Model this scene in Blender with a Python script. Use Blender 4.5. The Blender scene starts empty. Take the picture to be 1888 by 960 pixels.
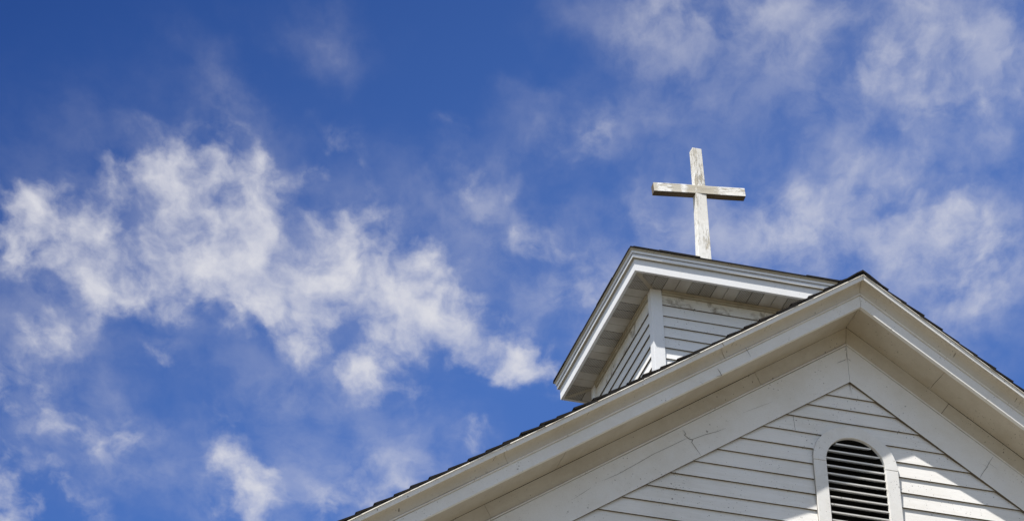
import bpy, bmesh, math, random
from mathutils import Vector, Matrix
random.seed(11)

# ------------------------------------------------------------------ camera
scene = bpy.context.scene
C = scene.collection
cam_data = bpy.data.cameras.new('camera')
cam = bpy.data.objects.new('camera', cam_data); C.objects.link(cam)
CAM_POS = Vector((-7.241991, -15.326729, 1.6))
RIGHT = Vector((0.9536567, -0.2997971, -0.0257009))
UP = Vector((-0.1580550, -0.5717875, 0.8050327))
FWD = Vector((0.2560419, 0.7636627, 0.5926734))
rot = Matrix((RIGHT, UP, -FWD)).transposed().to_4x4()
cam.matrix_world = Matrix.Translation(CAM_POS) @ rot
cam_data.sensor_width = 36.0
cam_data.sensor_fit = 'HORIZONTAL'
FPX = 6256.68                      # focal length in photo pixels (1888 wide)
cam_data.lens = FPX / 1888.0 * 36.0
cam_data.clip_start = 0.1
cam_data.clip_end = 20000.0
scene.camera = cam

# ------------------------------------------------------------------ exposure
scene.view_settings.view_transform = 'Standard'
scene.view_settings.look = 'None'
scene.view_settings.gamma = 1.0
scene.view_settings.use_curve_mapping = False
scene.view_settings.exposure = 0.5

# ------------------------------------------------------------------ sun
SUN = Vector((-0.398, -0.360, 1.0)).normalized()       # direction towards the sun
sun_data = bpy.data.lights.new('sun', 'SUN')
sun_data.energy = 5.0
sun_data.angle = math.radians(0.53)
sun_data.color = (1.0, 0.955, 0.89)
sun = bpy.data.objects.new('sun', sun_data); C.objects.link(sun)
sun.rotation_euler = SUN.to_track_quat('Z', 'Y').to_euler()
sun.location = (-20, -20, 60)
SUN_ELEV = math.asin(SUN.z)
SUN_ROT = math.atan2(SUN.x, SUN.y) % (2 * math.pi)

# ------------------------------------------------------------------ node helper
class NT:
    def __init__(s, tree):
        s.t = tree; s.n = tree.nodes; s.l = tree.links
    def new(s, kind, **kw):
        nd = s.n.new(kind)
        for k, v in kw.items(): setattr(nd, k, v)
        return nd
    def put(s, sock, v):
        if hasattr(v, 'is_output') or hasattr(v, 'links'): s.l.new(v, sock)
        else: sock.default_value = v
    def math(s, op, a, b=None, c=None, clamp=False):
        nd = s.new('ShaderNodeMath', operation=op); nd.use_clamp = clamp
        for i, v in enumerate((a, b, c)):
            if v is not None: s.put(nd.inputs[i], v)
        return nd.outputs[0]
    def vec(s, op, a, b=None, scale=None):
        nd = s.new('ShaderNodeVectorMath', operation=op)
        s.put(nd.inputs[0], a)
        if b is not None: s.put(nd.inputs[1], b)
        if scale is not None: s.put(nd.inputs['Scale'], scale)
        return nd.outputs['Value'] if op in ('DOT_PRODUCT', 'LENGTH') else nd.outputs[0]
    def noise(s, v, scale, detail=4, rough=0.55, dist=0.0, lac=2.0):
        nd = s.new('ShaderNodeTexNoise')
        s.put(nd.inputs['Vector'], v)
        nd.inputs['Scale'].default_value = scale; nd.inputs['Detail'].default_value = detail
        nd.inputs['Roughness'].default_value = rough; nd.inputs['Distortion'].default_value = dist
        nd.inputs['Lacunarity'].default_value = lac
        return nd.outputs[0], nd.outputs[1]
    def voronoi(s, v, scale, feature='F1', rnd=1.0):
        nd = s.new('ShaderNodeTexVoronoi', feature=feature)
        s.put(nd.inputs['Vector'], v)
        nd.inputs['Scale'].default_value = scale; nd.inputs['Randomness'].default_value = rnd
        return nd
    def ramp(s, v, lo, hi, a=0.0, b=1.0, mode='SMOOTHSTEP'):
        nd = s.new('ShaderNodeMapRange', interpolation_type=mode)
        s.put(nd.inputs[0], v)
        for i, x in enumerate((lo, hi, a, b)): nd.inputs[i + 1].default_value = x
        return nd.outputs[0]
    def mix(s, f, a, b, mode='MIX'):
        nd = s.new('ShaderNodeMix', data_type='RGBA', blend_type=mode)
        nd.inputs[0].default_value = 1.0
        s.put(nd.inputs[0], f)
        for i, v in ((6, a), (7, b)):
            if isinstance(v, (tuple, list)): v = (*v[:3], 1.0)
            s.put(nd.inputs[i], v)
        return nd.outputs[2]

# ------------------------------------------------------------------ world: sky and cloud layer
world = bpy.data.worlds.new('World'); scene.world = world
world.use_nodes = True
W = NT(world.node_tree)
W.n.clear()
sky = W.new('ShaderNodeTexSky', sky_type='NISHITA')
sky.sun_disc = False
sky.sun_elevation = SUN_ELEV
sky.sun_rotation = SUN_ROT
sky.altitude = 300.0; sky.air_density = 1.0; sky.dust_density = 0.25; sky.ozone_density = 3.0
SKY_STRENGTH = 0.085
CLOUD_RADIANCE = (6.1, 6.1, 6.45)          # before the background strength
TINT_HIGH = (0.235, 0.43, 0.86); TINT_LOW = (0.64, 0.91, 1.43)   # clear dry air seen through a polariser: deeper away from the horizon
# the layer lies on a level sheet: a view direction meets it at (x/z, y/z)
tc = W.new('ShaderNodeTexCoord')
sep = W.new('ShaderNodeSeparateXYZ'); W.l.new(tc.outputs['Generated'], sep.inputs[0])
zc = W.math('MAXIMUM', sep.outputs[2], 0.04)
px_ = W.math('DIVIDE', sep.outputs[0], zc); py_ = W.math('DIVIDE', sep.outputs[1], zc)
def sheet(px, py):
    d = FWD + RIGHT * ((px - 944) / FPX) - UP * ((py - 480) / FPX)
    return d.x / d.z, d.y / d.z
c0 = Vector(sheet(944, 480)); ex = Vector(sheet(945, 480)) - c0; ey = Vector(sheet(944, 481)) - c0
det = ex.x * ey.y - ex.y * ey.x
# camera-aligned sheet coordinates; one unit spans about 0.16 radian of sky
a11, a12, a21, a22 = ey.y / det, -ey.x / det, -ex.y / det, ex.x / det
def local(px, py):
    q = Vector(sheet(px, py)) - c0
    return ((a11 * q.x + a12 * q.y) / 1000, (a21 * q.x + a22 * q.y) / 1000)
dx = W.math('SUBTRACT', px_, c0.x); dy = W.math('SUBTRACT', py_, c0.y)
qx = W.math('ADD', W.math('MULTIPLY', dx, a11 / 1000), W.math('MULTIPLY', dy, a12 / 1000))
qy = W.math('ADD', W.math('MULTIPLY', dx, a21 / 1000), W.math('MULTIPLY', dy, a22 / 1000))
comb = W.new('ShaderNodeCombineXYZ'); W.put(comb.inputs[0], qx); W.put(comb.inputs[1], qy)
q = comb.outputs[0]
_, wc1 = W.noise(q, 5.5, 3, 0.55)
_, wc2 = W.noise(q, 17.0, 4, 0.6)
warp = W.vec('ADD', W.vec('SCALE', W.vec('SUBTRACT', wc1, (0.5, 0.5, 0.5)), scale=0.16),
             W.vec('SCALE', W.vec('SUBTRACT', wc2, (0.5, 0.5, 0.5)), scale=0.075))
flat = W.vec('MULTIPLY', warp, (1, 1, 0))
qw = W.vec('ADD', q, flat)
CLOUDS = [  # centre, radii (thousandths), turn, weight
    (95, 455, 150, 95, 25, .85), (200, 440, 150, 90, 20, .85), (290, 310, 110, 75, 30, .42), (340, 420, 150, 100, 30, .65),
    (420, 330, 120, 75, 60, .5), (440, 510, 170, 95, 20, .85), (530, 500, 150, 100, 20, .95), (480, 360, 80, 60, 60, .4),
    (570, 580, 170, 60, 15, .55), (615, 340, 70, 120, 0, .42), (700, 480, 140, 85, 20, .85), (770, 520, 110, 90, 30, .55),
    (740, 590, 160, 75, 20, .85), (850, 615, 160, 75, 15, .85), (930, 660, 130, 60, 15, .65), (1010, 690, 100, 55, 5, .5),
    (1050, 510, 100, 90, 20, .38), (705, 715, 90, 80, 30, .48), (85, 612, 130, 75, -20, .55), (20, 390, 100, 70, 20, .5),
    (0, 760, 110, 100, 0, .55), (30, 925, 190, 105, 15, .85), (180, 800, 150, 85, 30, .40), (435, 860, 85, 165, -5, .36),
    (465, 940, 170, 90, 20, .36), (620, 920, 170, 90, 0, .32), (770, 870, 110, 110, 0, .26), (870, 800, 60, 45, -10, .42),
    (880, 355, 100, 45, 8, .34), (975, 435, 70, 45, 15, .24), (1085, 245, 110, 45, -8, .34), (590, 60, 80, 50, 25, .10),
    (400, 205, 35, 90, -30, .13), (1000, 180, 50, 35, 0, .18), (828, 245, 30, 30, 20, .24), (300, 650, 60, 30, 0, .3), (330, 545, 190, 75, 15, .55), (560, 640, 150, 55, 15, .35),
    (1300, 10, 260, 75, 5, .42), (1700, 40, 300, 130, 10, .48), (1850, 110, 160, 160, 0, .42), (1560, 150, 260, 140, 5, .33),
    (1680, 240, 280, 120, 10, .27), (1420, 430, 200, 100, -15, .46), (1600, 370, 200, 90, 5, .46), (1560, 480, 200, 90, 0, .42),
    (1760, 440, 170, 130, 20, .46), (1850, 430, 130, 120, 0, .52), (1800, 570, 220, 110, 10, .42), (1260, 420, 140, 80, 0, .22),
    (1170, 385, 60, 40, 0, .2), (1200, 160, 120, 100, 0, .12), (560, 480, 520, 240, 12, .13), (1600, 330, 520, 420, 0, .12),
    (120, 600, 190, 210, 0, .14)]
VEILS = [  # thin high haze between the puffs
    (480, 460, 720, 330, 14, .32), (80, 640, 300, 260, 0, .34), (200, 850, 360, 200, 10, .26), (480, 900, 260, 220, 0, .28), (720, 880, 340, 200, -10, .42),
    (1060, 540, 260, 220, 10, .42), (900, 400, 240, 160, 10, .26), (1060, 250, 260, 120, 0, .26), (560, 720, 420, 160, 10, .22),
    (1260, 30, 330, 130, 5, .42), (1600, 120, 560, 300, 5, .40), (1820, 60, 300, 220, 0, .25), (1500, 420, 420, 240, 0, .45), (1800, 480, 300, 300, 0, .62), (1440, 450, 260, 150, -10, .3), (1250, 400, 240, 150, 0, .30), (1230, 160, 240, 200, 0, .2),
    (410, 190, 110, 190, -25, .14), (600, 60, 170, 110, 20, .12)]
total = None
for (bx, by, rx, ry, ang, wgt) in CLOUDS:
    lx, ly = local(bx, by)
    mp = W.new('ShaderNodeMapping', vector_type='TEXTURE')
    W.l.new(qw, mp.inputs['Vector'])
    mp.inputs['Location'].default_value = (lx, ly, 0)
    mp.inputs['Rotation'].default_value = (0, 0, math.radians(ang))
    mp.inputs['Scale'].default_value = (rx / 1000 * 1.25, ry / 1000 * 1.25, 1)
    g = W.new('ShaderNodeTexGradient', gradient_type='SPHERICAL')
    W.l.new(mp.outputs[0], g.inputs['Vector'])
    total = W.math('MULTIPLY_ADD', g.outputs['Fac'], wgt * ((0.88 if wgt > 0.5 else 1.3 if wgt > 0.28 else 0.85) if bx < 1120 else 0.38), total if total is not None else 0.0)
# unseen clouds added outside the view to fill the shaded walls
far = W.ramp(W.vec('LENGTH', q), 1.15, 2.2)
fn, _ = W.noise(q, 1.6, 5, 0.55)
total = W.math('ADD', total, W.math('MULTIPLY', far, W.ramp(fn, 0.38, 0.68, 0.0, 1.6)))
body = W.math('MULTIPLY', W.math('SUBTRACT', 1.0, W.math('POWER', 2.71828, W.math('MULTIPLY', total, -0.95))), 1.12)
streak = W.vec('ADD', q, W.vec('SCALE', flat, scale=0.35))
n1, _ = W.noise(streak, 8.0, 8, 0.53, 0.1)
n2, _ = W.noise(W.vec('ADD', streak, (7.3, 2.1, 0)), 24.0, 6, 0.56, 0.2)
vor = W.new('ShaderNodeTexVoronoi', feature='SMOOTH_F1')
W.put(vor.inputs['Vector'], W.vec('ADD', q, W.vec('SCALE', flat, scale=0.7)))
vor.inputs['Scale'].default_value = 11.0; vor.inputs['Smoothness'].default_value = 0.7
puff = W.math('SUBTRACT', 0.45, vor.outputs['Distance'])          # rounded heads of small cumulus
det_ = W.math('ADD', W.math('MULTIPLY', W.math('SUBTRACT', n1, 0.5), 2.8), W.math('MULTIPLY', W.math('SUBTRACT', n2, 0.5), 1.0))
det_ = W.math('ADD', det_, W.math('MULTIPLY', puff, 0.75))
gate = W.math('MULTIPLY', W.ramp(total, 0.0, 0.40), W.ramp(body, 0.55, 1.05, 1.0, 0.55))
dens = W.math('ADD', body, W.math('MULTIPLY', det_, gate))
alpha = W.math('MULTIPLY', W.ramp(dens, 0.05, 1.38, 0.0, 1.0), 0.95)
veil = None
for (bx, by, rx, ry, ang, wgt) in VEILS:
    lx, ly = local(bx, by)
    mp = W.new('ShaderNodeMapping', vector_type='TEXTURE')
    W.l.new(W.vec('ADD', q, W.vec('SCALE', flat, scale=1.3)), mp.inputs['Vector'])
    mp.inputs['Location'].default_value = (lx, ly, 0)
    mp.inputs['Rotation'].default_value = (0, 0, math.radians(ang))
    mp.inputs['Scale'].default_value = (rx / 1000, ry / 1000, 1)
    g = W.new('ShaderNodeTexGradient', gradient_type='QUADRATIC_SPHERE')
    W.l.new(mp.outputs[0], g.inputs['Vector'])
    veil = W.math('MULTIPLY_ADD', g.outputs['Fac'], wgt, veil if veil is not None else 0.0)
vn, _ = W.noise(W.vec('ADD', streak, (3.1, 5.7, 0)), 8.0, 9, 0.60, 0.15)
veil = W.math('MULTIPLY', veil, W.ramp(vn, 0.30, 0.70, 0.18, 1.3))
veil = W.math('MINIMUM', veil, 0.6)
alpha = W.math('SUBTRACT', 1.0, W.math('MULTIPLY', W.math('SUBTRACT', 1.0, alpha), W.math('SUBTRACT', 1.0, veil)))
horizon = W.ramp(sep.outputs[2], 0.04, 0.2)
alpha = W.math('MULTIPLY', alpha, horizon)
axis = RIGHT * 0.48 - UP * 0.88
sdot = W.vec('DOT_PRODUCT', W.vec('NORMALIZE', tc.outputs['Generated']), tuple(axis))
tint = W.mix(W.ramp(sdot, -0.135, 0.03, mode='LINEAR'), TINT_HIGH, TINT_LOW)
view = W.vec('DOT_PRODUCT', W.vec('NORMALIZE', tc.outputs['Generated']), tuple(FWD))
tint = W.mix(W.ramp(view, 0.80, 0.965), (0.95, 0.97, 1.0), tint)    # outside the view a neutral tint is added, for less blue fill
sky_col = W.mix(1.0, sky.outputs[0], tint, 'MULTIPLY')
# cloud brighter towards the sun (forward scattering), tuned to fill the shaded walls
toward = W.math('MAXIMUM', W.vec('DOT_PRODUCT', W.vec('NORMALIZE', tc.outputs['Generated']), tuple(SUN)), 0.0)
gain = W.math('MULTIPLY_ADD', W.math('POWER', toward, 2.5), 0.8, 1.0)
cloud_col = W.vec('SCALE', CLOUD_RADIANCE, scale=gain)
col = W.mix(alpha, sky_col, cloud_col)
bg = W.new('ShaderNodeBackground'); W.l.new(col, bg.inputs[0]); bg.inputs[1].default_value = SKY_STRENGTH
wo = W.new('ShaderNodeOutputWorld'); W.l.new(bg.outputs[0], wo.inputs[0])
world.cycles.sampling_method = 'MANUAL'
world.cycles.sample_map_resolution = 512

# ------------------------------------------------------------------ materials
def material(name):
    m = bpy.data.materials.new(name); m.use_nodes = True
    t = NT(m.node_tree); t.n.clear()
    b = t.new('ShaderNodeBsdfPrincipled'); o = t.new('ShaderNodeOutputMaterial')
    t.l.new(b.outputs[0], o.inputs[0])
    return m, t, b

def painted(name, base, grime, grime_amt=0.35, rough=0.55, specks=0.5, cracks=0.5, grain=(1, 1, 1), bump=0.15, bare=(0.20, 0.165, 0.125), patch=0.0):
    """old white paint on wood: tone varies, flies and dirt specks, hairline cracks along the grain"""
    m, t, b = material(name)
    tcn = t.new('ShaderNodeTexCoord'); P = tcn.outputs['Object']
    big, _ = t.noise(P, 2.2, 5, 0.6, 0.4)
    mid, _ = t.noise(t.vec('MULTIPLY', P, grain), 14.0, 6, 0.65, 0.2)
    fine, _ = t.noise(t.vec('MULTIPLY', P, grain), 90.0, 4, 0.6)
    g = t.math('MULTIPLY', t.ramp(t.math('ADD', t.math('MULTIPLY', big, 0.6), t.math('MULTIPLY', mid, 0.4)), 0.40, 0.66), grime_amt)
    col = t.mix(g, base, grime)
    col = t.mix(t.ramp(fine, 0.35, 0.7, 0.0, 0.10), col, tuple(c * 0.6 for c in base))
    # specks: only some cells carry one, and each has its own size
    clus, _ = t.noise(P, 3.7, 3, 0.6)
    cl = t.ramp(clus, 0.44, 0.62, 0.25, 1.0)
    jag, _ = t.noise(P, 160.0, 2, 0.5)
    sx_ = t.new('ShaderNodeSeparateXYZ'); t.l.new(P, sx_.inputs[0])
    face_ = t.new('ShaderNodeCombineXYZ')                       # coordinates along the board faces
    t.put(face_.inputs[0], t.math('MULTIPLY_ADD', sx_.outputs[1], 0.6, sx_.outputs[0])); t.put(face_.inputs[1], t.math('ADD', sx_.outputs[2], sx_.outputs[1]))
    for sc, keep, size, amt in ((17.0, 0.77, 0.115, 1.0), (40.0, 0.81, 0.19, 0.9), (85.0, 0.87, 0.30, 0.75)):
        v = t.voronoi(face_.outputs[0], sc); v.voronoi_dimensions = '2D'
        vr, vg, vb = (lambda s_: (s_.outputs[0], s_.outputs[1], s_.outputs[2]))(sepc(t, v.outputs['Color']))
        on = t.math('GREATER_THAN', vr, keep)
        rad = t.math('MULTIPLY', t.math('MULTIPLY', vg, cl), t.math('MULTIPLY', jag, size * 2))
        dot = t.math('LESS_THAN', v.outputs['Distance'], rad)
        f = t.math('MULTIPLY', t.math('MULTIPLY', on, dot), amt * specks)
        col = t.mix(f, col, (0.06, 0.05, 0.04))
    # hairline cracks
    cn, _ = t.noise(t.vec('MULTIPLY', P, grain), 5.0, 7, 0.62, 1.2)
    line = t.ramp(t.math('ABSOLUTE', t.math('SUBTRACT', cn, 0.5)), 0.0, 0.0035, 1.0, 0.0)
    sel, _ = t.noise(P, 3.1, 2, 0.5)
    f = t.math('MULTIPLY', t.math('MULTIPLY', line, t.ramp(sel, 0.58, 0.66)), cracks)
    col = t.mix(f, col, bare)
    if patch > 0:
        pn, _ = t.noise(t.vec('MULTIPLY', P, grain), 9.0, 8, 0.7, 0.3)
        col = t.mix(t.math('MULTIPLY', t.ramp(pn, 0.66, 0.70), patch), col, bare)
    t.l.new(col, b.inputs['Base Color'])
    b.inputs['Roughness'].default_value = rough
    b.inputs['Specular IOR Level'].default_value = 0.35
    bp = t.new('ShaderNodeBump'); bp.inputs['Strength'].default_value = bump; bp.inputs['Distance'].default_value = 0.002
    h = t.math('ADD', t.math('MULTIPLY', mid, 0.7), t.math('MULTIPLY', fine, 0.3))
    t.l.new(h, bp.inputs['Height']); t.l.new(bp.outputs[0], b.inputs['Normal'])
    return m

def sepc(t, s):
    nd = t.new('ShaderNodeSeparateColor'); t.l.new(s, nd.inputs[0]); return nd

PAINT = painted('old_white_paint', (0.76, 0.755, 0.735), (0.60, 0.565, 0.49), 0.35)
PAINT_SIDING = painted('white_siding_paint', (0.79, 0.78, 0.755), (0.60, 0.575, 0.515), 0.5, grain=(0.30, 1, 4.0), specks=0.7, cracks=0.4, patch=0.6)
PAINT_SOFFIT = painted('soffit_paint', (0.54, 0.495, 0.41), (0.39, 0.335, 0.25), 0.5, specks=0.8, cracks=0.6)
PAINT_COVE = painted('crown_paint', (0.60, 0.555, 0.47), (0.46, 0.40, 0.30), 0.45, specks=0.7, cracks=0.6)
PAINT_METAL = painted('white_coil_aluminium', (0.80, 0.81, 0.82), (0.70, 0.70, 0.68), 0.25, rough=0.38, specks=0.25, cracks=0.0, bump=0.03)
PAINT_CUPOLA = painted('cupola_siding_paint', (0.80, 0.80, 0.79), (0.66, 0.63, 0.56), 0.3, grain=(0.5, 0.5, 2.0), specks=0.4, cracks=0.2)
EDGE_DARK = painted('dark_board_edge', (0.17, 0.14, 0.10), (0.075, 0.06, 0.045), 0.7, rough=0.85, specks=0.3, cracks=0.0)  # darker brown than the board faces, used on their undersides
DARK = painted('attic_dark', (0.015, 0.014, 0.013), (0.01, 0.01, 0.01), 0.3, rough=0.95, specks=0.0, cracks=0.0)
CRACK = painted('open_crack', (0.05, 0.042, 0.032), (0.03, 0.025, 0.02), 0.5, rough=0.95, specks=0.0, cracks=0.0)
TRIM_TAN = painted('soffit_trim_paint', (0.50, 0.46, 0.37), (0.32, 0.27, 0.19), 0.6, specks=0.5, cracks=0.0)

# stained top course of the cupola siding, stains fixed to the boards
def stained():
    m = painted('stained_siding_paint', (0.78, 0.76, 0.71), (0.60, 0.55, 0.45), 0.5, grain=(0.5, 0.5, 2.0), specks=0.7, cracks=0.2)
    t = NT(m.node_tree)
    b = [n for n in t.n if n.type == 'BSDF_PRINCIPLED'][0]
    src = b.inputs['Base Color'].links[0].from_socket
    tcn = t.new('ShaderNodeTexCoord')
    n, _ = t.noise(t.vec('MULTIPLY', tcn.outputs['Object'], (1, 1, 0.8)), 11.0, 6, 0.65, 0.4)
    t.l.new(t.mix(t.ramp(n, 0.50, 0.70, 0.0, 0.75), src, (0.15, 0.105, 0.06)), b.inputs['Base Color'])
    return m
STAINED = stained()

def shingle_mat():
    m, t, b = material('dark_asphalt_shingle')
    P = t.new('ShaderNodeTexCoord').outputs['Object']
    n, _ = t.noise(P, 380.0, 2, 0.6); n2, _ = t.noise(P, 5.0, 4, 0.6)
    col = t.mix(t.ramp(n, 0.3, 0.75), (0.008, 0.0075, 0.0075), (0.034, 0.031, 0.029))
    col = t.mix(t.ramp(n2, 0.4, 0.7, 0.0, 0.5), col, (0.02, 0.016, 0.013))
    t.l.new(col, b.inputs['Base Color']); b.inputs['Roughness'].default_value = 0.95
    b.inputs['Specular IOR Level'].default_value = 0.1
    bp = t.new('ShaderNodeBump'); bp.inputs['Strength'].default_value = 0.5; bp.inputs['Distance'].default_value = 0.003
    t.l.new(n, bp.inputs['Height']); t.l.new(bp.outputs[0], b.inputs['Normal'])
    return m
SHINGLE = shingle_mat()

def drip_mat():
    m, t, b = material('painted_drip_edge')
    P = t.new('ShaderNodeTexCoord').outputs['Object']
    n, _ = t.noise(P, 16.0, 5, 0.6)
    t.l.new(t.mix(t.ramp(n, 0.4, 0.7), (0.72, 0.69, 0.62), (0.50, 0.44, 0.35)), b.inputs['Base Color'])
    b.inputs['Roughness'].default_value = 0.45
    return m
DRIP = drip_mat()

def vinyl(name, perforated):
    m, t, b = material(name)
    P = t.new('ShaderNodeTexCoord').outputs['Object']
    n, _ = t.noise(P, 6.0, 5, 0.6)
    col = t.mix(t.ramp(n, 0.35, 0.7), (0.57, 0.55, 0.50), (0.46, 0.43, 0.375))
    if perforated:
        s = t.new('ShaderNodeSeparateXYZ'); t.l.new(P, s.inputs[0])
        k = math.pi / 0.0105
        sx = t.math('ABSOLUTE', t.math('SINE', t.math('MULTIPLY', s.outputs[0], k)))
        sy = t.math('ABSOLUTE', t.math('SINE', t.math('MULTIPLY', s.outputs[1], k)))
        hole = t.ramp(t.math('MULTIPLY', sx, sy), 0.42, 0.60)
        col = t.mix(hole, col, (0.05, 0.045, 0.04))
    t.l.new(col, b.inputs['Base Color']); b.inputs['Roughness'].default_value = 0.5
    return m
VINYL = vinyl('vinyl_soffit', False); VINYL_PERF = vinyl('perforated_vinyl_soffit', True)

def cross_mat(name, along, seed, lo, hi, worn=None, wood_a=(0.54, 0.50, 0.41), wood_b=(0.36, 0.32, 0.25)):
    """white paint flaking off a grey timber, flakes stretched along the grain"""
    m, t, b = material(name)
    P = t.new('ShaderNodeTexCoord').outputs['Object']
    here = t.new('ShaderNodeSeparateXYZ'); t.l.new(P, here.inputs[0])
    P = t.vec('ADD', P, (seed, seed * 0.7, seed * 1.3))
    st = (0.16, 1, 1) if along == 'x' else (1, 1, 0.16)
    wide, _ = t.noise(t.vec('MULTIPLY', P, (0.5, 1, 1) if along == 'x' else (1, 1, 0.5)), 7.0, 3, 0.5, 0.2)
    fl, _ = t.noise(t.vec('MULTIPLY', P, st), 95.0, 8, 0.72, 0.25)
    gr, _ = t.noise(t.vec('MULTIPLY', P, (0.05, 1, 1) if along == 'x' else (1, 1, 0.05)), 120.0, 4, 0.6)
    lost = t.ramp(t.math('ADD', t.math('MULTIPLY', fl, 0.62), t.math('MULTIPLY', wide, 0.5)), lo, hi)
    for (cen, half, amt) in (worn or []):       # stretches where most of the paint has gone
        w_ = t.ramp(t.math('ABSOLUTE', t.math('SUBTRACT', t.math('ADD', here.outputs[0 if along == 'x' else 2], t.math('MULTIPLY', t.math('SUBTRACT', fl, 0.5), 0.10)), cen)), half * 0.85, half * 1.15, amt, 0.0)
        lost = t.math('MAXIMUM', lost, t.math('MULTIPLY', w_, t.ramp(fl, 0.30, 0.50, 0.55, 1.0)))
    wood = t.mix(t.ramp(gr, 0.3, 0.7), wood_a, wood_b)
    dn, _ = t.noise(P, 20.0, 5, 0.65)
    paint = t.mix(t.ramp(dn, 0.45, 0.75, 0.0, 0.5), (0.82, 0.81, 0.775), (0.62, 0.585, 0.51))
    t.l.new(t.mix(lost, paint, wood), b.inputs['Base Color'])
    b.inputs['Roughness'].default_value = 0.75
    b.inputs['Specular IOR Level'].default_value = 0.2
    bp = t.new('ShaderNodeBump'); bp.inputs['Strength'].default_value = 0.6; bp.inputs['Distance'].default_value = 0.003
    t.l.new(t.math('SUBTRACT', t.math('MULTIPLY', gr, 0.3), lost), bp.inputs['Height']); t.l.new(bp.outputs[0], b.inputs['Normal'])
    return m

def ground_mat():
    m, t, b = material('dry_grass_and_gravel')
    P = t.new('ShaderNodeTexCoord').outputs['Object']
    n, _ = t.noise(P, 0.15, 6, 0.6); n2, _ = t.noise(P, 8.0, 6, 0.7)
    col = t.mix(t.ramp(n, 0.35, 0.65), (0.11, 0.088, 0.052), (0.14, 0.115, 0.08))
    col = t.mix(t.ramp(n2, 0.3, 0.7, 0.0, 0.5), col, (0.08, 0.072, 0.04))
    t.l.new(col, b.inputs['Base Color']); b.inputs['Roughness'].default_value = 0.95
    return m
GROUND = ground_mat()

# ------------------------------------------------------------------ mesh helpers
class MB:
    def __init__(s): s.v = []; s.f = []; s.m = []
    def face(s, pts, mi=0):
        i = len(s.v); s.v += [tuple(p) for p in pts]; s.f.append(tuple(range(i, i + len(pts)))); s.m.append(mi)
    def rings(s, rings, mi=0, cap=True):
        """skin a list of closed rings (same point count)"""
        i0 = len(s.v); n = len(rings[0])
        for r_ in rings: s.v += [tuple(p) for p in r_]
        for k in range(len(rings) - 1):
            for j in range(n):
                a = i0 + k * n + j; b_ = i0 + k * n + (j + 1) % n
                s.f.append((a, b_, b_ + n, a + n)); s.m.append(mi[j] if isinstance(mi, (list, tuple)) else mi)
        if cap:
            base = mi[0] if isinstance(mi, (list, tuple)) else mi
            s.f.append(tuple(i0 + j for j in range(n))[::-1]); s.m.append(base)
            s.f.append(tuple(i0 + (len(rings) - 1) * n + j for j in range(n))); s.m.append(base)
    def box(s, x0, x1, y0, y1, z0, z1, mi=0):
        s.rings([[(x0, y0, z), (x1, y0, z), (x1, y1, z), (x0, y1, z)] for z in (z0, z1)], mi)
    def build(s, name, mats, parent=None, bevel=0.0):
        me = bpy.data.meshes.new(name); me.from_pydata(s.v, [], s.f); me.update()
        mats = mats if isinstance(mats, (list, tuple)) else [mats]
        for m in mats: me.materials.append(m)
        for p, k in zip(me.polygons, s.m): p.material_index = k
        bm = bmesh.new(); bm.from_mesh(me); bmesh.ops.recalc_face_normals(bm, faces=bm.faces); bm.to_mesh(me); bm.free()
        o = bpy.data.objects.new(name, me); C.objects.link(o)
        if parent is not None: o.parent = parent
        if bevel > 0:
            bv = o.modifiers.new('edges', 'BEVEL'); bv.width = bevel; bv.segments = 2; bv.limit_method = 'ANGLE'
        return o
def empty(name, loc=(0, 0, 0)):
    o = bpy.data.objects.new(name, None); C.objects.link(o); o.location = loc; return o

# ------------------------------------------------------------------ ground
g = MB(); g.face([(-6000, -6000, 0), (6000, -6000, 0), (6000, 6000, 0), (-6000, 6000, 0)])
ground = g.build('ground', GROUND); ground['kind'] = 'structure'

# ------------------------------------------------------------------ church: measures
M = 0.70657                    # rake slope
COS = 1 / math.sqrt(1 + M * M)
Z_FR = 13.0                    # apex of the siding triangle (lower edge of the frieze boards)
HALF = 4.45                    # half width of the gable wall
LEN = 10.0                     # depth of the nave
XR = 4.95                      # run of the rake boards
church = empty('church', (0, 0, 0))
church['label'] = 'white clapboard church gable with dark shingled roof, arched louvre vent and small hipped cupola'
church['category'] = 'church'

def wob(x, seed, amp):
    return amp * (math.sin(x * 2.3 + seed) * 0.5 + math.sin(x * 5.9 + seed * 2.1) * 0.3 + math.sin(x * 13.7 + seed * 3.7) * 0.2)

def rake(mb, prof, side, x0, x1, mi=0, seed=0.0, amp=0.0012, slant0=True, slant1=True):
    """sweep a section (y, apex height) down one rake; plumb cut at the apex, square cuts elsewhere"""
    zm = sum(p[1] for p in prof) / len(prof)
    n = max(2, int((x1 - x0) / 0.09))
    rings = []
    for k in range(n + 1):
        t = k / n; ring = []
        for (y, z) in prof:
            sh = (z - zm) * M / (1 + M * M)
            a = x0 + (sh if slant0 else 0); b_ = x1 + (sh if slant1 else 0)
            x = a + (b_ - a) * t
            ring.append((side * x, y + wob(x, seed, amp), z - M * x + wob(x, seed + 5, amp)))
        rings.append(ring)
    mb.rings(rings, mi)

def rake_boards(name, prof, side, joints, mats, mi=0, seed=0.0, amp=0.0012, gap=0.0016, step=0.0, brk=None):
    mb = MB(); xs = [0.0012] + list(joints) + [XR]
    for i in range(len(xs) - 1):
        a = xs[i] + (gap if i else 0); b_ = xs[i + 1] - (gap if i < len(xs) - 2 else 0)
        dy = (step if i % 2 else 0.0)
        rake(mb, [(y + dy, z - dy * 0.6) for y, z in prof], side, a, b_, mi, seed + i * 1.7, amp, i > 0, True)
    if brk: breaks(mb, brk[0] + (' R' if side > 0 else ' L'), brk[1])
    return mb.build(name, mats, church)

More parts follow.
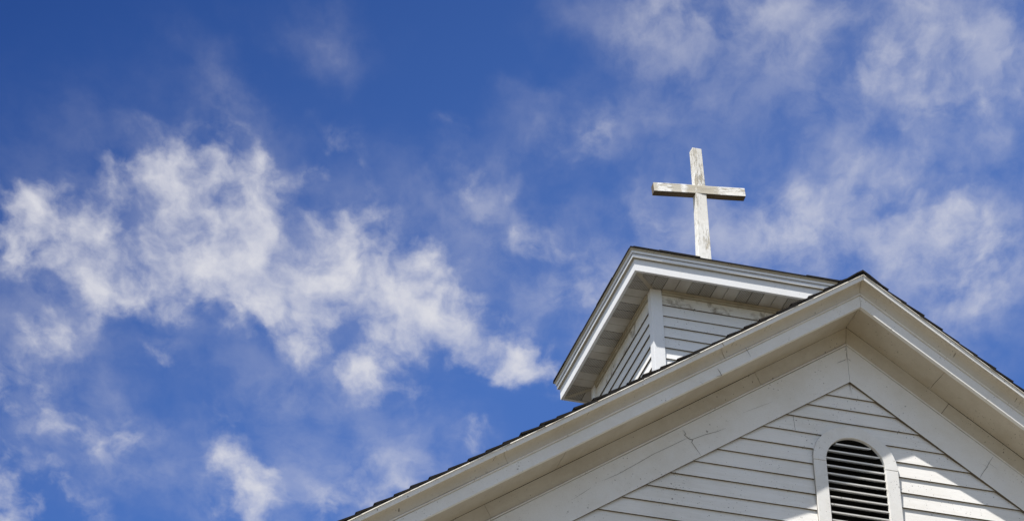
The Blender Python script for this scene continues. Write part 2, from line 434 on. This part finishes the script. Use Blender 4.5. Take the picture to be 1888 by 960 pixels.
# ---- front siding
front = MB()
Z0, E = 13.02009, 0.106683
lines = [12.892, 12.800, 12.703]
k = 4
while Z0 - E * k > 0.35:
    lines.append(Z0 - E * k); k += 1
tops = [13.02] + lines[:-1]
def half_at(z):
    return min(HALF, (Z_FR + 0.045 - z) / M)
def clap(mb, xa0, xb0, xa1, xb1, zb, zt, yb, yt, dz=0.0, mats=(0, 1)):
    """one clapboard: lower edge thick and forward, upper edge thin and tucked under the next"""
    ca = (zb + dz); th = 0.0120
    mb.face([(xa0, yb, ca), (xb0, yb, ca), (xb1, yt, zt), (xa1, yt, zt)], mats[0])
    mb.face([(xa0, yb, ca), (xa0, yb + th + 0.004, ca + 0.001), (xb0, yb + th + 0.004, ca + 0.001), (xb0, yb, ca)], mats[1])
for i, zb in enumerate(lines):
    zt = tops[i] + 0.010 if i else 13.05
    hb, ht = half_at(zb), half_at(zt)
    cuts = []
    rr = random.Random(i * 7 + 3)
    if i == 3: cuts = [-0.378]
    if zb < 11.3:
        cuts = [rr.uniform(-hb * 0.8, hb * 0.8)]
        if hb > 2.4: cuts.append(rr.uniform(-hb * 0.8, hb * 0.8))
        cuts = [c for c in cuts if abs(c) > 0.32]
    cuts = sorted(cuts)
    edges = [None] + cuts + [None]
    for j in range(len(edges) - 1):
        a, b_ = edges[j], edges[j + 1]
        xa0 = -hb if a is None else a + 0.0009; xa1 = -ht if a is None else a + 0.0009
        xb0 = hb if b_ is None else b_ - 0.0009; xb1 = ht if b_ is None else b_ - 0.0009
        jz = rr.uniform(-0.0012, 0.0012)
        clap(front, xa0, xb0, xa1, xb1, zb + jz, zt, 0.0014 + rr.uniform(-0.0006, 0.0006), 0.0140)
front.build('siding', [PAINT_SIDING, EDGE_DARK], church)
bk = MB()
bk.face([(-HALF, 0.032, 0.0), (HALF, 0.032, 0.0), (HALF, 0.032, 9.9), (0.0, 0.032, 13.05), (-HALF, 0.032, 9.9)])
# hole for the vent is hidden by the vent box; the sheathing is dark board
bk.build('sheathing', DARK, church)

# ---- long walls and back wall
for sx in (-1, 1):
    w = MB(); z = 0.35
    while z < 10.1:
        x = sx * (HALF + 0.0)
        w.face([(x + sx * 0.012, 0.1, z), (x + sx * 0.012, LEN, z), (x, LEN, z + 0.118), (x, 0.1, z + 0.118)])
        w.face([(x + sx * 0.012, 0.1, z), (x + sx * 0.012, LEN, z), (x - sx * 0.004, LEN, z + 0.001), (x - sx * 0.004, 0.1, z + 0.001)], 1)
        z += 0.11
    w.build('long_wall', [PAINT_SIDING, EDGE_DARK], church)
    cb = MB(); cb.box(sx * (HALF - 0.09), sx * (HALF + 0.02), -0.012, 0.1, 0.3, 9.80); cb.build('corner_board', PAINT, church)
    fd = MB(); fd.box(sx * (HALF - 0.12), sx * (HALF - 0.005), 0.05, LEN, 0.0, 0.36); fd.build('foundation', EDGE_DARK, church)
w = MB(); w.face([(-HALF, LEN, 0), (HALF, LEN, 0), (HALF, LEN, 9.9), (0, LEN, 13.0), (-HALF, LEN, 9.9)]); w.build('back_wall', PAINT_SIDING, church)
w = MB(); w.box(-HALF + 0.12, HALF - 0.12, 0.04, 0.16, 0.0, 0.36); w.build('foundation', EDGE_DARK, church)

# hairline breaks in the old boards: which board, width, path
BREAKS = [
    ('frieze L', 0.0024, [(-1.0957, -0.0098, 12.4646), (-1.0763, -0.0098, 12.4397), (-1.0866, -0.0098, 12.4300), (-1.0573, -0.0098, 12.4069), (-1.0366, -0.0098, 12.4042), (-1.0446, -0.0098, 12.3871), (-1.0191, -0.0098, 12.3477), (-0.9937, -0.0098, 12.3084)]),
    ('frieze L', 0.0016, [(-1.6000, -0.0098, 12.0329), (-1.5088, -0.0098, 12.0911), (-1.3879, -0.0098, 12.1838), (-1.2802, -0.0098, 12.2687), (-1.1869, -0.0098, 12.3314), (-1.1000, -0.0098, 12.3917), (-1.0638, -0.0098, 12.4152)]),
    ('frieze L', 0.0018, [(-1.0638, -0.0098, 12.4152), (-1.0434, -0.0098, 12.4061), (-0.9565, -0.0098, 12.4557), (-0.8843, -0.0098, 12.4888), (-0.8258, -0.0098, 12.5226)]),
    ('frieze L', 0.0010, [(-0.7112, -0.0098, 12.6491), (-0.6149, -0.0098, 12.7061), (-0.5106, -0.0098, 12.7663)]),
    ('frieze L', 0.0014, [(-1.7821, -0.0098, 11.8812), (-1.7263, -0.0098, 11.9282), (-1.6772, -0.0098, 11.9713)]),
    ('frieze L', 0.0022, [(-0.0041, -0.0098, 13.2553), (-0.0051, -0.0098, 13.2303), (-0.0144, -0.0098, 13.2246)]),
    ('frieze L', 0.0022, [(-0.0741, -0.0098, 13.1209), (-0.0510, -0.0098, 13.1350), (-0.0232, -0.0098, 13.1515), (-0.0077, -0.0098, 13.1627)]),
    ('frieze R', 0.0022, [(-0.0021, -0.0098, 13.1662), (0.0108, -0.0098, 13.1626), (0.0206, -0.0098, 13.1506)]),
    ('frieze L', 0.0020, [(-0.0053, -0.0098, 13.2128), (-0.0038, -0.0098, 13.1907), (-0.0043, -0.0098, 13.1658)]),
    ('frieze R', 0.0020, [(0.8883, -0.0098, 12.6163), (0.8572, -0.0098, 12.5716), (0.8398, -0.0098, 12.5372), (0.8003, -0.0098, 12.4812), (0.7806, -0.0098, 12.4444)]),
    ('frieze R', 0.0014, [(0.8219, -0.0098, 12.5510), (0.8472, -0.0098, 12.5306)]),
    ('frieze R', 0.0012, [(0.8376, -0.0098, 12.5795), (0.8708, -0.0098, 12.5559), (0.9040, -0.0098, 12.5324)]),
    ('frieze R', 0.0012, [(0.8008, -0.0098, 12.5553), (0.8359, -0.0098, 12.5388)]),
    ('soffit R', 0.0022, [(0.5192, -0.2395, 13.0113), (0.5146, -0.1675, 13.0146), (0.5096, -0.0962, 13.0182), (0.5093, -0.0486, 13.0183)]),
    ('soffit R', 0.0020, [(0.6444, -0.1296, 12.9229), (0.6674, -0.1434, 12.9066)]),
    ('fascia L', 0.0030, [(-0.9566, -0.2712, 12.7495), (-0.9452, -0.2712, 12.7309), (-0.9330, -0.2712, 12.7045), (-0.9644, -0.2712, 12.6940)]),
    ('fascia L', 0.0024, [(-1.0714, -0.2712, 12.6335), (-1.0524, -0.2712, 12.6259)]),
    ('fascia L', 0.0026, [(-0.7792, -0.2840, 12.9258), (-0.7641, -0.2840, 12.8996), (-0.7483, -0.2840, 12.8639)]),
]
def breaks(mb, tag, mi):
    for t_, w, path in BREAKS:
        if t_ != tag: continue
        flat_ = tag.startswith('soffit')
        for k in range(len(path) - 1):
            lift = Vector((0, -0.0025, 0)) if tag.startswith('frieze') else Vector((0, 0, 0))
            a, b_ = Vector(path[k]) + lift, Vector(path[k + 1]) + lift; d_ = b_ - a
            nrm = (Vector((-d_.y, d_.x, 0)) if flat_ else Vector((-d_.z, 0, d_.x))).normalized()
            w0 = w * (0.5 if k else 0.25) * (0.8 + 0.4 * ((k * 7) % 5) / 4); w1 = w * (0.5 if k < len(path) - 2 else 0.2)
            if flat_:
                sg = 1 if tag.endswith('R') else -1
                tilt = lambda v: Vector((v.x, v.y, -sg * M * v.x))
                nrm = tilt(nrm)
            mb.face([a + nrm * w0, b_ + nrm * w1, b_ - nrm * w1, a - nrm * w0], mi)
# ---- frieze, bed moulding, soffit, fascia, crown, drip edge
for side in (-1, 1):
    fj = [3.4] if side > 0 else [3.1]
    rake_boards('frieze_board', [(-0.0108, 13.0), (-0.0108, 13.262), (0.028, 13.262), (0.028, 13.004)], side, fj, [PAINT, EDGE_DARK, CRACK], (0, 1, 1, 1), 1 + side, step=0.0012, amp=0.0008, brk=('frieze', 2))
    bd = MB()
    rake(bd, [(-0.013, 13.2660), (-0.017, 13.2705), (-0.017, 13.2745), (-0.0125, 13.2790), (0.026, 13.2790), (0.026, 13.2660)], side, 0.0012, XR, 0, 2.0 + side, 0.0012, False)
    bd.build('bead_moulding', PAINT, church)
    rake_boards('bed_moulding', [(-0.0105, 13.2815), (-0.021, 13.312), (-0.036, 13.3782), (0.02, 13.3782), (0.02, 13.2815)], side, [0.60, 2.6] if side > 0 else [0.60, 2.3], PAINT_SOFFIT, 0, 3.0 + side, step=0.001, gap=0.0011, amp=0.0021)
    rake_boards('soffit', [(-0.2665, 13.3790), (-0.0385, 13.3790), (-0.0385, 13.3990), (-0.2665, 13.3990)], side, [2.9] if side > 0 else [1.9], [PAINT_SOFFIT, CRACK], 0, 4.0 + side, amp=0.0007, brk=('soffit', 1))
    rake_boards('fascia', [(-0.2665, 13.3720), (-0.2692, 13.3730), (-0.2700, 13.4526), (-0.245, 13.4526), (-0.245, 13.3720)], side, [1.62] if side > 0 else [2.9], [PAINT, CRACK], 0, 5.0 + side, step=0.0015, amp=0.0008, brk=('fascia', 1))
    rake_boards('bead_moulding', [(-0.2715, 13.4545), (-0.279, 13.4560), (-0.2825, 13.4605), (-0.279, 13.4655), (-0.2745, 13.4670), (-0.25, 13.4670), (-0.25, 13.4545)], side, [1.25] if side > 0 else [0.755, 1.9], PAINT, 0, 6.0 + side)
    crown = [(-0.2755, 13.4690), (-0.280, 13.480), (-0.2870, 13.496), (-0.297, 13.5095), (-0.311, 13.5185), (-0.328, 13.5215), (-0.346, 13.5195), (-0.3560, 13.5130),
             (-0.3610, 13.5060), (-0.3640, 13.5085), (-0.3655, 13.522), (-0.3690, 13.5365), (-0.255, 13.5365), (-0.255, 13.4690)]
    def crown_fit(p):
        t_ = min(1.0, max(0.0, (-0.2755 - p[0]) / 0.0935)); return (p[0] + 0.024 * t_, p[1] + 0.018 * t_)
    crown = [crown_fit(p) for p in crown[:12]] + [(-0.255, 13.5545), (-0.255, 13.4690)]
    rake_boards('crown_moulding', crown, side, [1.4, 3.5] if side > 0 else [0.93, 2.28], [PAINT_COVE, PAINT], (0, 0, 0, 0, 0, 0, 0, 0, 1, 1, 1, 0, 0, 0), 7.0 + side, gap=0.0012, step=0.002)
    rake_boards('drip_edge', [(-0.3462, 13.5545), (-0.3490, 13.5520), (-0.3505, 13.5530), (-0.3485, 13.5550), (-0.3485, 13.5595), (-0.28, 13.5595), (-0.28, 13.5570), (-0.3462, 13.5570)], side, [2.2] if side > 0 else [1.45, 3.2], DRIP, 0, 8.0 + side)

# ---- roof: deck, shingle courses on both slopes, ridge caps
YF, YB = -0.3490, LEN + 0.35
NX, NZ = M * COS, COS           # upward normal of the right slope
def slope_pt(side, sdist, y, h):
    """point on a slope: sdist down from the ridge along the slope, h above the deck"""
    return (side * (sdist * COS + h * NX), y, 13.5605 - sdist * COS * M + h * NZ)
for side in (-1, 1):
    rf = MB()
    rf.rings([[slope_pt(side, 0.0, y, -0.001), slope_pt(side, XR / COS, y, -0.001), slope_pt(side, XR / COS, y, -0.006), slope_pt(side, 0.0, y, -0.006)] for y in (YF + 0.012, YB)], 0)
    EXP = 0.131; n = int(XR / COS / EXP)
    for c in range(n + 1):
        s1 = c * EXP + 0.052 + random.uniform(-0.006, 0.006); s0 = max(0.0, s1 - EXP - 0.03)
        thick = 0.0210 + random.uniform(-0.002, 0.0055); lo = 0.0095
        oy = random.uniform(-0.0055, 0.0015)
        # each course is laid in tabs along the eave direction
        ys = [YF + oy]; yy = YF + random.uniform(0.35, 0.95)
        while yy < YB: ys.append(yy); yy += 0.93
        ys.append(YB)
        for a, b_ in zip(ys[:-1], ys[1:]):
            j = random.uniform(-0.003, 0.003); t_ = thick + random.uniform(-0.0015, 0.0015)
            rf.rings([[slope_pt(side, s0, y, 0.0), slope_pt(side, s1 + j, y, t_ - 0.0075 if c == 0 else t_ - 0.0115), slope_pt(side, s1 + j, y, t_), slope_pt(side, s0, y, lo)]
                      for y in (a + 0.0015, b_ - 0.0015)], 0)
        # tapering underside of the exposed edge, so no light passes under the course
        rf.rings([[slope_pt(side, s0, y, 0.0), slope_pt(side, s1 - 0.012, y, 0.0), slope_pt(side, s1 - 0.012, y, thick * 0.55), slope_pt(side, s0, y, 0.006)] for y in (YF + 0.004, YB - 0.004)], 0)
    rf.build('roof_slope', SHINGLE, church)
cap = MB(); yy = YF - 0.004; i = 0
while yy < YB:
    y1 = min(yy + 0.30, YB); ring = []
    for y, hh in ((yy, 0.021), (y1, 0.012)):
        sec = []
        for sd, dist, h in ((-1, 0.125, hh - 0.003), (-1, 0.035, hh + 0.003), (-1, 0.0, hh - 0.004), (1, 0.035, hh + 0.003), (1, 0.125, hh - 0.003), (1, 0.125, hh - 0.012), (1, 0.035, hh - 0.006), (1, 0.0, hh - 0.020), (-1, 0.035, hh - 0.006), (-1, 0.125, hh - 0.012)):
            p = slope_pt(sd, dist, y, h)
            sec.append(p if dist > 0 else (0.0, y, 13.5605 + (0.021 if h > hh - 0.01 else 0.006) + (hh - 0.012) * 0.8))
        ring.append(sec)
    cap.rings(ring, 0); yy += 0.14; i += 1
cap.build('ridge_cap', SHINGLE, church)

# ------------------------------------------------------------------ arched louvre vent
VX, VZ, RO, RI = -0.0165, 12.402, 0.268, 0.187
VB = 11.62                      # bottom of the opening, below the picture
vent = MB()
def arch(r, y, n=36):
    pts = [(VX - r, y, VB)]
    for k in range(n + 1):
        a = math.pi - math.pi * k / n
        pts.append((VX + r * math.cos(a), y, VZ + r * math.sin(a)))
    pts.append((VX + r, y, VB)); return pts
YV = -0.0155
# casing: two jambs and the arched head, with hairline butt joints at the spring line
def casing(mb, angs=None, jamb=None):
    if jamb:
        sx = jamb
        x0, x1 = sorted((VX + sx * RI, VX + sx * RO))
        mb.box(x0, x1, YV, 0.008, VB, VZ - 0.0009)
    else:
        rings = []
        for k in range(41):
            a = math.pi * k / 40; c, s = math.cos(a), math.sin(a)
            rings.append([(VX + RI * c, YV - 0.0008, VZ + 0.0009 + RI * s), (VX + RO * c, YV - 0.0008, VZ + 0.0009 + RO * s), (VX + RO * c, 0.008, VZ + 0.0009 + RO * s), (VX + RI * c, 0.008, VZ + 0.0009 + RI * s)])
        mb.rings(rings)
casing(vent, jamb=-1); casing(vent, jamb=1); casing(vent)
vent.box(VX - RO - 0.03, VX + RO + 0.03, YV - 0.025, 0.03, VB - 0.06, VB - 0.001)
vent_o = vent.build('vent', PAINT, church, bevel=0.0025)
gp = MB()
for k in range(40):
    a0_, a1_ = math.radians(-2 + k * 4.6), math.radians(-2 + (k + 1) * 4.6)
    w0 = 0.0012 + 0.0011 * math.sin(k * 0.7) + 0.0008 * math.sin(k * 1.9 + 1)
    if 26 > k > 19 or w0 < 0.0006: continue
    pr = [(VX + r_ * math.cos(a_), -0.0035, VZ + r_ * math.sin(a_)) for a_, r_ in ((a0_, RO - 0.002), (a0_, RO + w0), (a1_, RO + w0), (a1_, RO - 0.002))]
    gp.face(pr)
for sx, w0 in ((-1, 0.0026), (1, 0.0018)):
    x0_, x1_ = VX + sx * (RO - 0.002), VX + sx * (RO + w0)
    gp.face([(x0_, -0.0035, VB), (x1_, -0.0035, VB), (x1_, -0.0035, VZ), (x0_, -0.0035, VZ)])
gp.build('open_joint', CRACK, vent_o)
lv = MB(); PITCH = 0.0535
zz = VB + 0.02
zs0 = 12.4830 - 20 * PITCH
for kk in range(0, 26):
    zf = zs0 + kk * PITCH
    if zf < VB or zf > VZ + RI - 0.012: continue
    # slat: front edge low, sloping up and back
    zchk = zf + 0.03
    hw = RI + 0.012 if zchk < VZ else math.sqrt(max(0.0, (RI + 0.012) ** 2 - (zchk - VZ) ** 2))
    if hw < 0.02: continue
    T = 0.0105; D = 0.060; sl = 0.50
    sag = random.uniform(-0.001, 0.001)
    rings = []
    for x in (VX - hw, VX + hw):
        ya = -0.004
        rings.append([(x, ya, zf + sag), (x, ya - 0.001, zf + T * 0.8 + sag), (x, ya + 0.004, zf + T + sag), (x, ya + D, zf + T + D * sl), (x, ya + D, zf + D * sl)])
    lv.rings(rings, (0, 0, 0, 0, 0))
lv.build('louvre', PAINT, vent_o)
bx = MB()
op = arch(RI + 0.012, 0.0, 24); inn = [(x, 0.30, z) for x, _, z in op]; opf = [(x, 0.0070, z) for x, _, z in op]
n = len(op)
for j in range(n - 1): bx.face([opf[j], opf[j + 1], inn[j + 1], inn[j]])
bx.face(inn)
bx.face([opf[0], opf[-1], inn[-1], inn[0]])
bx.build('vent_cavity', DARK, vent_o)

# cut the arched opening out of the siding and the sheathing
cut = MB(); a0 = arch(RI + 0.02, -0.2, 24)
cutter_front = a0; 
def cut_opening(name):
    ob = [o for o in church.children if o.name == name][0]
    bm = bmesh.new(); bm.from_mesh(ob.data)
    keep = []
    # split faces along the opening's straight sides, then drop those whose centre lies inside
    xs = [VX - RI - 0.03, VX + RI + 0.03]
    for x in xs:
        bmesh.ops.bisect_plane(bm, geom=bm.verts[:] + bm.edges[:] + bm.faces[:], plane_co=(x, 0, 0), plane_no=(1, 0, 0))
    for z in [VB, VZ] + [VZ + (RI + 0.03) * math.sin(a * math.pi / 24) for a in range(1, 13)]:
        bmesh.ops.bisect_plane(bm, geom=bm.verts[:] + bm.edges[:] + bm.faces[:], plane_co=(0, 0, z), plane_no=(0, 0, 1))
    for a in range(1, 24):
        x = VX + (RI + 0.03) * math.cos(a * math.pi / 24)
        bmesh.ops.bisect_plane(bm, geom=[g_ for g_ in bm.verts[:] + bm.edges[:] + bm.faces[:]], plane_co=(x, 0, 0), plane_no=(1, 0, 0))
    dead = []
    for f in bm.faces:
        c = f.calc_center_median()
        if VB < c.z <= VZ and abs(c.x - VX) < RI + 0.03: dead.append(f)
        elif c.z > VZ and math.hypot(c.x - VX, c.z - VZ) < RI + 0.028: dead.append(f)
    bmesh.ops.delete(bm, geom=dead, context='FACES')
    bm.to_mesh(ob.data); bm.free()
cut_opening('siding'); cut_opening('sheathing')

# ------------------------------------------------------------------ cupola on the ridge
S = 1.566516; YC0 = 1.414471; ZC = 14.680
X0 = -S / 2; CY = YC0 + S / 2; INS = 0.17588; HW = S / 2 - INS      # half width of the cupola walls
walls = MB()
f_lines = [14.5705, 14.4847, 14.4000, 14.3165, 14.2305, 14.1440]
l_lines = [14.5450, 14.4595, 14.3720, 14.2810, 14.195, 14.108]
while f_lines[-1] > 12.9: f_lines.append(f_lines[-1] - 0.0858); l_lines.append(l_lines[-1] - 0.087)
def frame(side):
    """side 0 front, 1 left, 2 back, 3 right: maps (along, out, z) to the scene"""
    def mp(a, o, z):
        if side == 0: return (a, CY - HW - o, z)
        if side == 1: return (-HW - o, CY - a, z)
        if side == 2: return (-a, CY + HW + o, z)
        return (HW + o, CY + a, z)
    return mp
for sd in range(4):
    mp = frame(sd); L = f_lines if sd in (0, 2) else l_lines
    top = 14.69; rr = random.Random(sd + 40)
    for i, z in enumerate(L):
        o0 = 0.002 + rr.uniform(-0.0006, 0.0006); hw = HW - 0.004
        j = rr.uniform(-0.001, 0.001)
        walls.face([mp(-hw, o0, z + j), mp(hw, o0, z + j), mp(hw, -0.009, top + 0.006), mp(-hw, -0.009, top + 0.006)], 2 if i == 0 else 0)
        walls.face([mp(-hw, o0, z + j), mp(hw, o0, z + j), mp(hw, -0.013, z + j + 0.0008), mp(-hw, -0.013, z + j + 0.0008)], 1)
        top = z
    walls.face([mp(-HW, -0.016, 12.8), mp(HW, -0.016, 12.8), mp(HW, -0.016, 14.7), mp(-HW, -0.016, 14.7)], 1)
cupola = walls.build('cupola', [PAINT_CUPOLA, EDGE_DARK, STAINED], church)
cupola['label'] = 'small square cupola with wide vented eaves straddling the roof ridge'
for sx in (-1, 1):
    for sy in (-1, 1):
        cb = MB(); t_ = 0.009
        xo, yo = sx * (HW + t_), CY + sy * (HW + t_)
        cb.rings([[(xo, yo, z), (xo - sx * 0.076, yo, z), (xo - sx * 0.076, yo - sy * 0.028, z), (xo - sx * 0.028, yo - sy * 0.028, z), (xo - sx * 0.028, yo - sy * 0.066, z), (xo, yo - sy * 0.066, z)] for z in (12.85, 14.683)])
        cb.build('corner_board', PAINT_METAL, cupola, bevel=0.0015)

def eave_section(mb, prof, mi=0, sides=(0, 1, 2, 3)):
    """sweep a section (out, z) round the eaves with mitred corners"""
    H = S / 2
    for sd in sides:
        mp = frame(sd); rings = []
        for k in range(13):
            t = -1 + 2 * k / 12
            rings.append([mp(t * (H + o), (H - HW) + o + wob(t * 2 + sd, o * 9, 0.0008), z + wob(t * 2 + sd, 3 + sd, 0.001)) for o, z in prof])
        mb.rings(rings, mi)
fa = MB(); eave_section(fa, [(-0.0025, 14.6785), (0.0, 14.6800), (0.0, 14.7690), (-0.018, 14.7690), (-0.018, 14.6785)])
fa.build('fascia', PAINT_METAL, cupola)
cr = MB()
eave_section(cr, [(0.0025, 14.7705), (0.0155, 14.7735), (0.0170, 14.7750), (0.0170, 14.7985), (-0.02, 14.7985), (-0.02, 14.7705)], (1, 0, 0, 0, 0, 0))  # tan step undersides put the shadow lines into the colour
eave_section(cr, [(0.0125, 14.8018), (0.0190, 14.8022), (0.0225, 14.8050), (0.0245, 14.8210), (0.0320, 14.8285), (0.0350, 14.8345), (-0.02, 14.8345), (-0.02, 14.8018)], (2, 0, 0, 1, 1, 0, 0, 0))
cr.build('crown_moulding', [PAINT_METAL, TRIM_TAN, CRACK], cupola)
# soffit panels: pairs of perforated and plain strips, with open V joints between them
sf = MB(); PP = 0.0843; H = S / 2
def strip(mp, a0, a1, mi):
    g_ = 0.0019
    a0 += g_; a1 -= g_
    def lim(a): return max(0.0, min(S / 2 - 0.016, S / 2 - 0.016)) 
    zo = 14.6855
    inner = 0.002; outer = INS - 0.017
    # trapezoid clipped by the corner diagonals |a| <= HW + o
    def pts(z):
        res = []
        for a in (a0, a1):
            need = max(inner, abs(a) - HW)
            res.append((a, min(need, outer)))
        (aa, oa), (ab, ob_) = res
        return [mp(aa, oa, z), mp(aa, outer, z), mp(ab, outer, z), mp(ab, ob_, z)]
    if min(abs(a0), abs(a1)) > HW + outer: return
    sf.rings([pts(zo), pts(zo + 0.008)], mi)
for sd in range(4):
    mp = frame(sd)
    start = -0.5389 if sd in (0, 2) else -(2.4597 - CY)
    nn = -12
    while start + nn * PP < H:
        a0, a1 = start + nn * PP, start + (nn + 1) * PP
        perf = nn % 4 in (2, 3) if sd in (0, 2) else nn % 4 in (2, 3)
        if a1 > -H and a0 < H: strip(mp, max(a0, -H + 0.004), min(a1, H - 0.004), 1 if perf else 0)
        nn += 1
    # dark void above the joints
    sf.face([mp(-HW, 0.0, 14.697), mp(HW, 0.0, 14.697), mp(H - 0.02, INS - 0.02, 14.697), mp(-H + 0.02, INS - 0.02, 14.697)], 2)
sf.build('soffit', [VINYL, VINYL_PERF, DARK], cupola)
tr = MB()
for sx in (-1, 1):
    for sy in (-1, 1):
        a = Vector((sx * (HW + 0.002), CY + sy * (HW + 0.002), 0)); b_ = Vector((sx * (H - 0.016), CY + sy * (H - 0.016), 0))
        d_ = (b_ - a).normalized(); nrm = Vector((-d_.y, d_.x, 0)) * 0.0125
        rings = []
        for p in (a, b_):
            rings.append([(p.x - nrm.x, p.y - nrm.y, 14.6835), (p.x + nrm.x, p.y + nrm.y, 14.6835), (p.x + nrm.x, p.y + nrm.y, 14.690), (p.x - nrm.x, p.y - nrm.y, 14.690)])
        tr.rings(rings)
# J channels: along the fascia and a stepped moulding at the wall
for sd in range(4):
    mp = frame(sd)
    tr.rings([[mp(t * (HW + o), o, z) for o, z in ((INS - 0.019, 14.6815), (INS - 0.004, 14.6815), (INS - 0.004, 14.690), (INS - 0.019, 14.690))] for t in (-1, 1)])
    for o0, o1, z0, z1 in ((-0.012, 0.0125, 14.668, 14.6835), (-0.012, 0.0065, 14.652, 14.6665)):
        tr.rings([[mp(t * (HW - 0.07), o, z) for o, z in ((o1, z0), (o1 + 0.002, z1), (o0, z1), (o0, z0))] for t in (-1, 1)])
tr.build('soffit_trim', TRIM_TAN, cupola)
# hipped shingle roof with ragged edge courses
hr = MB(); RZ = 14.836; RISE = 0.36; OUT = 0.037
for sd in range(4):
    mp = frame(sd); n = 7
    for c in range(n):
        f0, f1 = c / n, (c + 1) / n + 0.03
        def ring(f, lift):
            h_ = (S / 2 + OUT) * (1 - min(f, 1.0)); z = RZ + RISE * min(f, 1.0) + lift
            return h_, z
        ha, za = ring(f0, 0.009); hb_, zb = ring(f1, 0.001)
        hr.face([mp(-ha, ha - HW, za), mp(ha, ha - HW, za), mp(hb_, hb_ - HW, zb), mp(-hb_, hb_ - HW, zb)])
        hr.face([mp(-ha, ha - HW, za), mp(ha, ha - HW, za), mp(ha, ha - HW, za - 0.012), mp(-ha, ha - HW, za - 0.012)])
    h_ = S / 2 + OUT - 0.006
    hr.face([mp(-h_, h_ - HW, RZ - 0.0005), mp(h_, h_ - HW, RZ - 0.0005), mp(0.02, 0.02 - HW, RZ + RISE * 0.97 - 0.0005), mp(-0.02, 0.02 - HW, RZ + RISE * 0.97 - 0.0005)])
    # loose starter shingles that stand proud of the edge
    runs = {0: [(-0.80, -0.62, 0.009), (-0.62, -0.33, 0.013), (0.42, 0.66, 0.011), (0.66, 0.80, 0.015)],
            1: [(-0.81, -0.55, 0.008), (-0.55, -0.2, 0.012), (-0.2, 0.12, 0.008), (0.12, 0.45, 0.011), (0.45, 0.79, 0.009)]}.get(sd, [(-0.8, -0.1, 0.01), (-0.1, 0.8, 0.012)])
    for a0, a1, h_ in runs:
        o = S / 2 + OUT - HW + random.uniform(0.0, 0.003)
        hr.rings([[mp(a0 + 0.002, o - 0.03, z + 0.009), mp(a1 - 0.002, o - 0.03, z + 0.009), mp(a1 - 0.002, o, z), mp(a0 + 0.002, o, z)] for z in (RZ + 0.0015, RZ + h_ + 0.004)])
hr.build('hip_roof', SHINGLE, cupola)

# ------------------------------------------------------------------ cross on the cupola
cross = empty('cross', (0.03, CY, RZ + RISE * 0.96))
cross['label'] = 'weathered wooden cross with flaking white paint standing on top of the cupola'
cross['category'] = 'cross'
ox, oy, oz = cross.location
POST = cross_mat('flaking_paint_post', 'z', 3.1, 0.565, 0.66, [(1.20, 0.16, 0.28), (0.74, 0.12, 0.22)])
BAR = cross_mat('flaking_paint_bar', 'x', 8.6, 0.61, 0.68, [(0.02, 0.115, 0.95), (-0.175, 0.035, 0.8), (-0.33, 0.02, 0.8)])
RAW_SHADED = cross_mat('shaded_bare_timber', 'x', 2.2, 0.2, 0.35, None, (0.20, 0.165, 0.135), (0.13, 0.105, 0.075))  # bare timber, with the bar's underside shade darkened into the colour
TH = 0.030
p = MB(); rings = []
for z, xl, xr, dy in ((15.10, -0.020, 0.084, 0.0), (15.48, -0.0165, 0.0790, 0.0), (15.75, -0.0080, 0.0785, 0.001), (15.96, -0.0045, 0.0775, 0.001), (16.05, -0.0040, 0.0765, 0.0), (16.14, -0.0035, 0.0725, 0.0), (16.29, -0.0055, 0.0680, -0.002), (16.436, -0.0075, 0.0632, -0.004)):
    rings.append([(xl - ox, -TH + dy, z - oz), (xr - ox, -TH + dy, z - oz), (xr - ox, TH + dy, z - oz), (xl - ox, TH + dy, z - oz)])
p.rings(rings)
post = p.build('post', POST, cross, bevel=0.003)
b_ = MB(); rings = []
for x, dz, hh in ((-0.338, 0.0, 0.0375), (-0.12, 0.0015, 0.037), (0.0, 0.001, 0.0355), (0.15, -0.001, 0.036), (0.331, 0.0, 0.036)):
    rings.append([(x, -TH - 0.0025, dz - hh), (x, TH - 0.004, dz - hh), (x, TH - 0.004, dz + hh), (x, -TH - 0.0025, dz + hh)])
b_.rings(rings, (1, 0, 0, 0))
bar = b_.build('crossbar', [BAR, RAW_SHADED], cross, bevel=0.003)
bar.location = (0.033 - ox, 0.0, 16.070 - oz)
bar.rotation_euler = (0, math.radians(-3.6), math.radians(-5.0))
